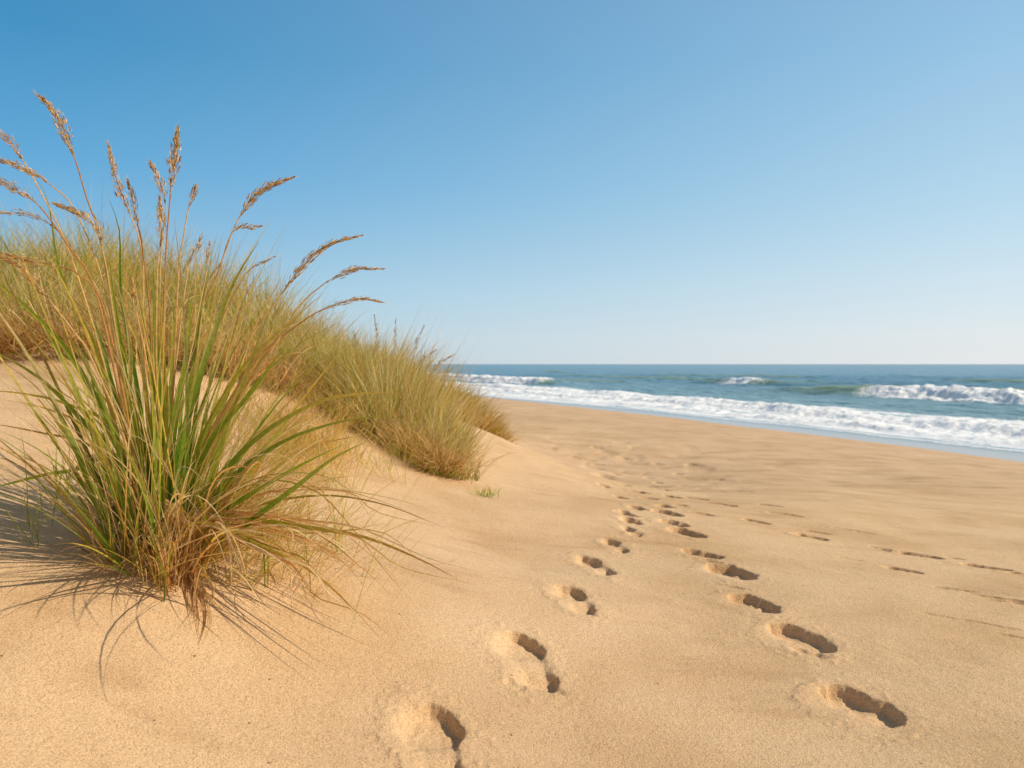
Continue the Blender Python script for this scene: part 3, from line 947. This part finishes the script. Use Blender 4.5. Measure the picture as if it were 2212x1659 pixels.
    # dry blades, fine straw among the green and litter round the foot
    jit = [([(a + rng.normal(0, 9 + 6 * k / 5), b + rng.normal(0, 8)) for k, (a, b) in enumerate(pts)], w * rng.uniform(.35, .8), dd + rng.normal(0, .02), pick([(STRAW, 3), (PALE, 2), (RUST, 1.5)], 1)[0], pick([(PALE, 2), (STRAW, 2), (RUST, 1)], 1)[0])
           for pts, w, dd, cb, ct in (DRY[3:6] * 5 + DRY[1:3] + DRY[9:11] * 2)]
    jit += [([(a + rng.normal(0, 14 + 20 * k / 5), b + rng.normal(0, 14)) for k, (a, b) in enumerate(pts)], w * rng.uniform(.3, .7), dd + rng.normal(0, .03), pick([(RUST, 1.5), (GOLD, 1), (STRAW, 1.5), (OLIVE, 1)], 1)[0], pick([(RUST, 1.5), (STRAW, 1), (PALE, 1)], 1)[0])
            for pts, w, dd, cb, ct in BL[-8:] * 3]
    parts = named(DRY, wk=1.6) + named(jit, wk=1.3)
    n = 300
    R0, a, q = ring(n)
    parts.append(free_blades(R0, np.pi / 2 - a + rng.normal(0, .6, n), q * rng.uniform(.1, .9, n), rng.uniform(.25, .80, n), rng.uniform(.1, 1.3, n),
                             rng.uniform(.0006, .0018, n), pick([(STRAW, 3), (GOLD, 3), (RUST, 2), (OLIVE, 1)], n), pick([(PALE, 2), (STRAW, 3), (RUST, 1)], n), s=10))
    n = 520
    R0, a, q = ring(n, .17, .19)
    parts.append(free_blades(R0, np.pi / 2 - a + rng.normal(0, .9, n), rng.uniform(.3, 1.1, n), rng.uniform(.06, .26, n), rng.uniform(.3, 1.8, n),
                             rng.uniform(.0007, .0020, n), pick([(RUST, 3), (BROWN, 2), (STRAW, 2), (GOLD, 1)], n), pick([(STRAW, 3), (RUST, 2), (PALE, 1)], n), s=8, wig=.8))
    n = 220
    f0 = ground_hit(372, 1270)
    x = f0[0] + rng.normal(0, .022, n); y = f0[1] + rng.normal(.03, .03, n)
    R0 = np.stack([x, y, terrain(x, y) - .01], 1)
    parts.append(free_blades(R0, rng.uniform(0, 6.28, n), np.abs(rng.normal(.1, .22, n)), rng.uniform(.05, .26, n), rng.uniform(.0, 1.6, n), rng.uniform(.0009, .0026, n),
                             pick([(RUST, 3), (GOLD, 3), (STRAW, 1.5)], n), pick([(STRAW, 3), (RUST, 1), (PALE, 3)], n), s=8, wig=.5))
    n = 95
    x = c0[0] + .03 + rng.uniform(-.06, .16, n); y = c0[1] - .06 + rng.normal(0, .06, n)
    R0 = np.stack([x, y, terrain(x, y) + .01], 1)
    parts.append(free_blades(R0, rng.normal(math.radians(115), .55, n), rng.uniform(.5, 1.1, n), rng.uniform(.22, .72, n), rng.uniform(.5, 1.7, n), rng.uniform(.0012, .0036, n),
                             pick([(STRAW, 3), (RUST, 3), (GOLD, 2)], n), pick([(PALE, 3), (RUST, 3), (STRAW, 2)], n), s=12, p=1.2, wig=.5))
    # fine wiry stems leaning out to the right over the sand
    n = 950
    x = c0[0] + .05 + np.abs(rng.normal(0, .17, n)); y = c0[1] + rng.uniform(-.16, .34, n)
    R0 = np.stack([x, y, terrain(x, y) - .008], 1)
    parts.append(free_blades(R0, rng.normal(math.radians(70), .75, n), rng.uniform(.2, 1.2, n), rng.uniform(.10, .52, n), rng.uniform(.2, 1.5, n),
                             rng.uniform(.0005, .0013, n), pick([(OLIVE, 3), (LIME, 2), (GOLD, 3), (RUST, 2)], n), pick([(GOLD, 2), (RUST, 3), (STRAW, 3)], n), s=10, wig=.5))
    V, Q, C = join(parts)
    mesh_obj('dry_leaves', V, Q, M_DRY, T0, col=C)
    return T0


def tube_args(P, r, col):
    V, Q, C = tube(P, r, col)
    tube_args.c = C
    return V, Q


# tube colours ride along through a small wrapper
_mesh_obj = mesh_obj


def mesh_obj(name, V, Q, mat, parent=None, **kw):
    if name == 'seed_stalk' and 'col' not in kw:
        kw['col'] = tube_args.c
    return _mesh_obj(name, V, Q, mat, parent, **kw)


PAL_B = [(OLIVE, 3), (LIME, 2.6), (GREEN, 2.4), (DEEP, 1.6), (GOLD, 1.8), (STRAW, 1.0), (RUST, .5)]
PAL_T = [(GOLD, 3), (STRAW, 3.2), (OLIVE, 1.6), (LIME, 1.5), (PALE, 2.2), (RUST, .7)]


def scatter(poly, n, clump=0, seed=0):
    p = np.array(poly)
    x = rng.uniform(p[:, 0].min(), p[:, 0].max(), n * 4); y = rng.uniform(p[:, 1].min(), p[:, 1].max(), n * 4)
    m = in_poly(x, y, poly)
    if clump:
        m &= (fbm(x * clump, y * clump, 400 + seed, 2) + .5) > rng.random(len(x)) * .75
    x = x[m][:n]; y = y[m][:n]
    return x, y


def tussocks(cx, cy, per, rad, hmin, hmax, wid, pal_b=PAL_B, pal_t=PAL_T, s=6, lean_az=None, hscale=None, spread=.8, curl=1.0):
    """tufts of blades, each with its own height, tint and drift"""
    nt_ = len(cx)
    hs = (hmin + (hmax - hmin) * rng.random(nt_) ** .9) * (1 if hscale is None else hscale)
    rd = rad * rng.uniform(.7, 1.35, nt_)
    tint_b = pick(pal_b, nt_); tint_t = pick(pal_t, nt_)
    drift = rng.normal(0, .16, (nt_, 2))
    if lean_az is not None:
        drift += np.array([math.sin(lean_az), math.cos(lean_az)]) * .22
    k = np.repeat(np.arange(nt_), per)
    n = len(k)
    a = rng.uniform(0, 2 * math.pi, n); q = np.sqrt(rng.random(n))
    x = cx[k] + np.cos(a) * q * rd[k]; y = cy[k] + np.sin(a) * q * rd[k]
    R0 = np.stack([x, y, terrain(x, y, False) - .02], 1)
    vx = np.cos(a) * q * spread * rng.uniform(.2, 1.1, n) + drift[k, 0] + rng.normal(0, .10, n)
    vy = np.sin(a) * q * spread * rng.uniform(.2, 1.1, n) + drift[k, 1] + rng.normal(0, .10, n)
    lean = np.arctan(np.hypot(vx, vy)); az = np.arctan2(vx, vy)
    L = hs[k] * rng.uniform(.55, 1.12, n)
    m = rng.random((n, 1)) < .72
    cb = np.where(m, tint_b[k] * rng.uniform(.8, 1.2, (n, 1)), pick(pal_b, n))
    ct = np.where(m, tint_t[k] * rng.uniform(.8, 1.2, (n, 1)), pick(pal_t, n))
    return free_blades(R0, az, lean, L, rng.uniform(.05, curl, n), rng.uniform(.5, 1.25, n) * wid, cb, ct, s=s, p=2.0, tiplen=.45, wig=.3, clampz=False)


def fringe(edge, n, wid, Lr=(.1, .4), out=None):
    """dry litter hanging over an edge of the turf"""
    e = np.array(edge)
    i = rng.integers(0, len(e) - 1, n); t = rng.random((n, 1))
    p = e[i] * (1 - t) + e[i + 1] * t + rng.normal(0, .05, (n, 2))
    R0 = np.stack([p[:, 0], p[:, 1], terrain(p[:, 0], p[:, 1], False) + rng.uniform(0, .06, n)], 1)
    az = rng.normal(math.radians(150 if out is None else out), .8, n)
    return free_blades(R0, az, rng.uniform(.3, 1.3, n), rng.uniform(*Lr, n), rng.uniform(.3, 1.6, n), rng.uniform(.5, 1.2, n) * wid,
                       pick([(RUST, 3), (BROWN, 2.5), (STRAW, 2), (GOLD, 1)], n), pick([(STRAW, 3), (RUST, 2), (PALE, 1.2)], n), s=7, wig=.7)


def stem_heads(list_px, mat, parent=None):
    pass


def head_group(px, d, n_full=.35):
    """thin stalks with small plumes, listed base -> tip in the 2212 view"""
    parts = []
    for pts in px:
        C = cam_curve(pts, d, d, 30)
        st = C[:20]
        parts.append(tube(st, np.linspace(.0022, .0012, len(st)), np.tile(GOLD, (len(st), 1)), 4))
        parts.append(seed_head(C[18:], n_full, [(STRAW, 3), (RUST, 2), (GOLD, 2)], None, 1.0))
    return join(parts)


BANK = [(-9, 3.4), (-5, 3.9), (-3.4, 4.15), (-2.5, 4.15), (-1.75, 4.25), (-1.35, 4.75), (-1.0, 5.2), (-.72, 5.7), (-.66, 6.6), (-1.0, 8.2),
        (-1.2, 9.6), (-1.9, 12.5), (-4, 14), (-11, 14)]
MID = [(-1.35, 5.0), (-1.08, 4.85), (-.86, 4.65), (-.64, 4.45), (-.49, 4.25), (-.36, 4.10), (-.29, 4.2), (-.34, 4.5), (-.46, 5.0), (-.62, 5.5), (-1.0, 5.7)]
FAR = [(-.62, 6.3), (-.40, 6.35), (-.16, 6.75), (-.12, 7.0), (-.32, 7.4), (-.75, 7.5)]


def build_dune_grass():
    def taper(x, y):
        # the sward gets shorter towards its seaward end
        edge = np.interp(y, [4.15, 4.75, 5.2, 5.7, 6.6, 8.2, 9.6, 12.5], [-1.5, -1.35, -1.0, -.72, -.66, -1.0, -1.2, -1.9])
        return .42 + .58 * sstep(0, 1.7, edge - x)
    x, y = scatter(BANK, 1250)
    k = fbm(x * 1.1, y * 1.1, 601, 2) + .5 > rng.random(len(x)) * .62
    x = x[k]; y = y[k]
    d = np.hypot(x, y); h = taper(x, y)
    parts = [tussocks(x[d < 7], y[d < 7], 135, .17, .36, .82, .0027, s=7, hscale=h[d < 7], spread=1.0), tussocks(x[d >= 7], y[d >= 7], 80, .24, .42, .74, .0036, hscale=h[d >= 7])]
    # a row of fuller tussocks along the front edge
    e = np.array(BANK[1:11]); i = rng.integers(0, len(e) - 1, 60); t = rng.random((60, 1))
    p = e[i] * (1 - t) + e[i + 1] * t + rng.normal(0, .13, (60, 2)) + np.array([0, .16])
    parts.append(tussocks(p[:, 0], p[:, 1], 110, .16, .34, .62, .0025, s=7, spread=1.1, curl=1.5, hscale=taper(p[:, 0], p[:, 1])))
    # long fine stems that stand above the rest
    x, y = scatter(BANK, 520)
    parts.append(tussocks(x, y, 9, .15, .74, 1.02, .0014, [(GOLD, 3), (OLIVE, 2), (STRAW, 2)], [(STRAW, 3), (PALE, 2), (GOLD, 2)], s=7, spread=.5, curl=.6, hscale=taper(x, y)))
    parts.append(fringe(BANK[1:7], 3600, .0020, (.10, .40), 165))
    parts.append(fringe(BANK[2:6], 420, .0034, (.30, .75), 150))
    V, Q, C = join(parts)
    o = mesh_obj('dune_grass', V, Q, M_LEAF, col=C)
    tag(o, 'dense golden green dune grass covering the bank behind the tuft', 'dune grass', kind='stuff')

    # clump in front of the bank
    c = np.array([-.45, 4.6]); E = empty('grass_clump', (c[0], c[1], tz(*c)))
    bpy.context.view_layer.update()
    tag(E, 'bushy grass clump on the mid dune with brown roots bared above sand', 'grass clump')
    x, y = scatter(MID, 58)
    hsc = .34 + .66 * sstep(.0, .75, np.hypot(x + .31, y - 4.12))
    parts = [tussocks(x, y, 100, .11, .42, .62, .0025, [(GREEN, 3), (LIME, 3), (DEEP, 1.5), (OLIVE, 3), (GOLD, 1.5), (STRAW, .8)], PAL_T, s=9, hscale=hsc, spread=.75, curl=1.1)]
    e = np.array(MID[:7]); i = rng.integers(0, len(e) - 1, 26); t = rng.random((26, 1))
    p = e[i] * (1 - t) + e[i + 1] * t + rng.normal(0, .03, (26, 2))
    hsc = .40 + .5 * sstep(.05, .75, np.hypot(p[:, 0] + .31, p[:, 1] - 4.12))
    parts.append(tussocks(p[:, 0], p[:, 1], 70, .08, .46, .62, .0018, [(GREEN, 3), (LIME, 3), (GOLD, 2), (RUST, 1)], PAL_T, s=9, hscale=hsc, spread=1.2, curl=1.7))
    x, y = scatter(MID[:5] + MID[7:], 60)
    parts.append(tussocks(x, y, 5, .10, .6, .78, .0012, [(GOLD, 3), (OLIVE, 2)], [(STRAW, 3), (PALE, 2)], s=8, spread=.4, curl=.6, lean_az=math.radians(70)))
    V, Q, C = join(parts)
    mesh_obj('green_leaves', V, Q, M_LEAF, E, col=C)
    parts = [fringe(MID[:7], 1500, .0018, (.10, .34), 150)]
    V, Q, C = join(parts)
    mesh_obj('dry_leaves', V, Q, M_DRY, E, col=C)
    for pts in [[(800, 900), (812, 800), (815, 745), (809, 682)], [(840, 880), (850, 790), (853, 740), (855, 690)],
                [(860, 900), (885, 810), (897, 750), (916, 704)], [(870, 900), (890, 820), (912, 778), (941, 756)],
                [(890, 900), (915, 840), (945, 790), (980, 766)], [(770, 880), (775, 800), (772, 760), (765, 720)]]:
        V, Q, C = head_group([pts], 4.6)
        mesh_obj('seed_stalk', V, Q, M_SEED, E, col=C)

    # lower clump beyond
    c = np.array([-.22, 6.9]); E = empty('grass_clump', (c[0], c[1], tz(*c)))
    bpy.context.view_layer.update()
    tag(E, 'small ochre grass clump at the foot of the dune, farthest down the beach', 'grass clump')
    x, y = scatter(FAR, 38)
    hsc = .45 + .55 * sstep(.0, .5, np.hypot(x + .14, y - 6.9))
    V, Q, C = tussocks(x, y, 120, .11, .36, .52, .0024, [(OLIVE, 3), (GOLD, 3), (GREEN, 1.5)], [(GOLD, 3), (RUST, 2), (OLIVE, 2)], s=7, hscale=hsc, spread=1.0, curl=1.3)
    mesh_obj('green_leaves', V, Q, M_LEAF, E, col=C)
    V, Q, C = join([fringe(FAR[:4], 900, .0024, (.10, .3), 120)])
    mesh_obj('dry_leaves', V, Q, M_DRY, E, col=C)

    # loose wiry grass on the sand between the tall tuft and the bushy clump
    c = ground_hit(640, 985); E = empty('grass_clump', c)
    bpy.context.view_layer.update()
    tag(E, 'sparse wiry golden grass patch on sand between the tall tuft and bushy clump', 'grass clump')
    n = 56
    x = c[0] + rng.normal(-.05, .16, n); y = c[1] + rng.normal(.05, .22, n)
    V, Q, C = join([tussocks(x, y, 26, .06, .22, .48, .0011, [(OLIVE, 3), (GOLD, 3), (LIME, 2), (RUST, 1)], [(STRAW, 3), (GOLD, 2), (RUST, 2)], s=11, spread=1.1, curl=2.0)])
    mesh_obj('leaves', V, Q, M_DRY, E, col=C)

    # little green sprig
    c = ground_hit(1052, 1072)
    n = 60
    R0 = np.stack([c[0] + rng.normal(0, .035, n), c[1] + rng.normal(0, .03, n), np.full(n, c[2] - .004)], 1)
    V, Q, C = free_blades(R0, rng.uniform(0, 6.3, n), rng.uniform(.1, .9, n), rng.uniform(.03, .08, n), rng.uniform(.1, .8, n), rng.uniform(.0010, .0018, n),
                          pick([(LIME, 3), (GREEN, 2)], n), pick([(LIME * 1.2, 3), (GOLD, 1)], n), s=6)
    E = empty('grass_sprig', c)
    bpy.context.view_layer.update()
    mesh_obj('leaves', V, Q, M_LEAF, E, col=C)
    tag(E, 'tiny bright green grass sprig alone on bare sand below the clump', 'grass sprig')


# ------------------------------------------------------------------ sky and sun
SUN_AZ = math.radians(101)    # to the right of straight ahead
GLOW_AZ = math.radians(92)    # the side where the haze is brightest
SUN_EL = math.radians(37)
w = bpy.data.worlds.new('World'); scene.world = w
w.use_nodes = True
nt = w.node_tree
bg = nt.nodes['Background']
sky = nt.nodes.new('ShaderNodeTexSky')
sky.sky_type = 'NISHITA'; sky.sun_disc = False
sky.sun_elevation = SUN_EL
sky.sun_rotation = SUN_AZ
sky.altitude = 0; sky.air_density = 1.0; sky.dust_density = 0.8; sky.ozone_density = 3.0
SKY_STRENGTH = 0.12
# the sky of a hazy seaside afternoon: bluer away from the sun, milky towards it and towards the horizon
tc = nd(nt, 'ShaderNodeTexCoord')
sx = nd(nt, 'ShaderNodeSeparateXYZ'); lk(nt, tc.outputs['Generated'], sx.inputs[0])
elev = math_n(nt, 'SQRT', math_n(nt, 'MAXIMUM', sx.outputs[2], 0.0))
hx = math_n(nt, 'ADD', math_n(nt, 'MULTIPLY', sx.outputs[0], math.sin(GLOW_AZ)), math_n(nt, 'MULTIPLY', sx.outputs[1], math.cos(GLOW_AZ)))
hl = math_n(nt, 'SQRT', math_n(nt, 'MAXIMUM', math_n(nt, 'SUBTRACT', 1.0, math_n(nt, 'MULTIPLY', sx.outputs[2], sx.outputs[2])), 0.001))
cosd = math_n(nt, 'DIVIDE', hx, hl)
mr = nd(nt, 'ShaderNodeMapRange'); lk(nt, cosd, mr.inputs[0]); mr.inputs[1].default_value = -.56; mr.inputs[2].default_value = .49
tt = math_n(nt, 'POWER', mr.outputs[0], 1.12)
q = lambda z: z ** .5
away = ramp(nt, elev, [(0, (.46, .62, .72)), (q(.03), (.44, .62, .74)), (q(.09), (.32, .57, .75)), (q(.22), (.105, .390, .680)), (q(.346), (.045, .285, .550)), (q(.55), (.050, .220, .450)), (1, (.13, .21, .32))])
near = ramp(nt, elev, [(0, (.84, .86, .87)), (q(.035), (.77, .83, .87)), (q(.10), (.63, .78, .87)), (q(.19), (.465, .695, .845)), (q(.346), (.310, .560, .785)), (q(.6), (.22, .40, .64)), (1, (.16, .26, .40))])
grad = mixc(nt, tt, away, near)
# unseen neutral sky tone added behind the viewer as fill for the shadows
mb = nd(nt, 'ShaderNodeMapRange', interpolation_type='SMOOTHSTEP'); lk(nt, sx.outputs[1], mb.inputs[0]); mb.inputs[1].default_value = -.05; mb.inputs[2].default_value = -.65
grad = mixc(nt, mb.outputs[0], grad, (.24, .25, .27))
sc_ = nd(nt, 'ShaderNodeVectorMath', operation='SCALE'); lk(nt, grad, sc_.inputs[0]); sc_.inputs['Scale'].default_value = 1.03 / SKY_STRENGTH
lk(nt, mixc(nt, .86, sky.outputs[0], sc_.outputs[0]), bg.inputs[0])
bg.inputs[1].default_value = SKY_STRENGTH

sd = bpy.data.lights.new('sun', 'SUN'); sd.energy = 4.6; sd.angle = math.radians(0.5); sd.color = (1.0, .88, .70)
so = bpy.data.objects.new('sun', sd); COL.objects.link(so)
import mathutils
dirv = mathutils.Vector((math.sin(SUN_AZ) * math.cos(SUN_EL), math.cos(SUN_AZ) * math.cos(SUN_EL), math.sin(SUN_EL)))
so.rotation_euler = dirv.to_track_quat('Z', 'Y').to_euler()

scene.view_settings.view_transform = 'Standard'
scene.view_settings.look = 'None'
scene.view_settings.gamma = 1
scene.view_settings.exposure = 0.0
scene.cycles.max_bounces = 8
scene.cycles.use_denoising = True

build_sand()
build_sea()
build_main_tuft()
build_dune_grass()
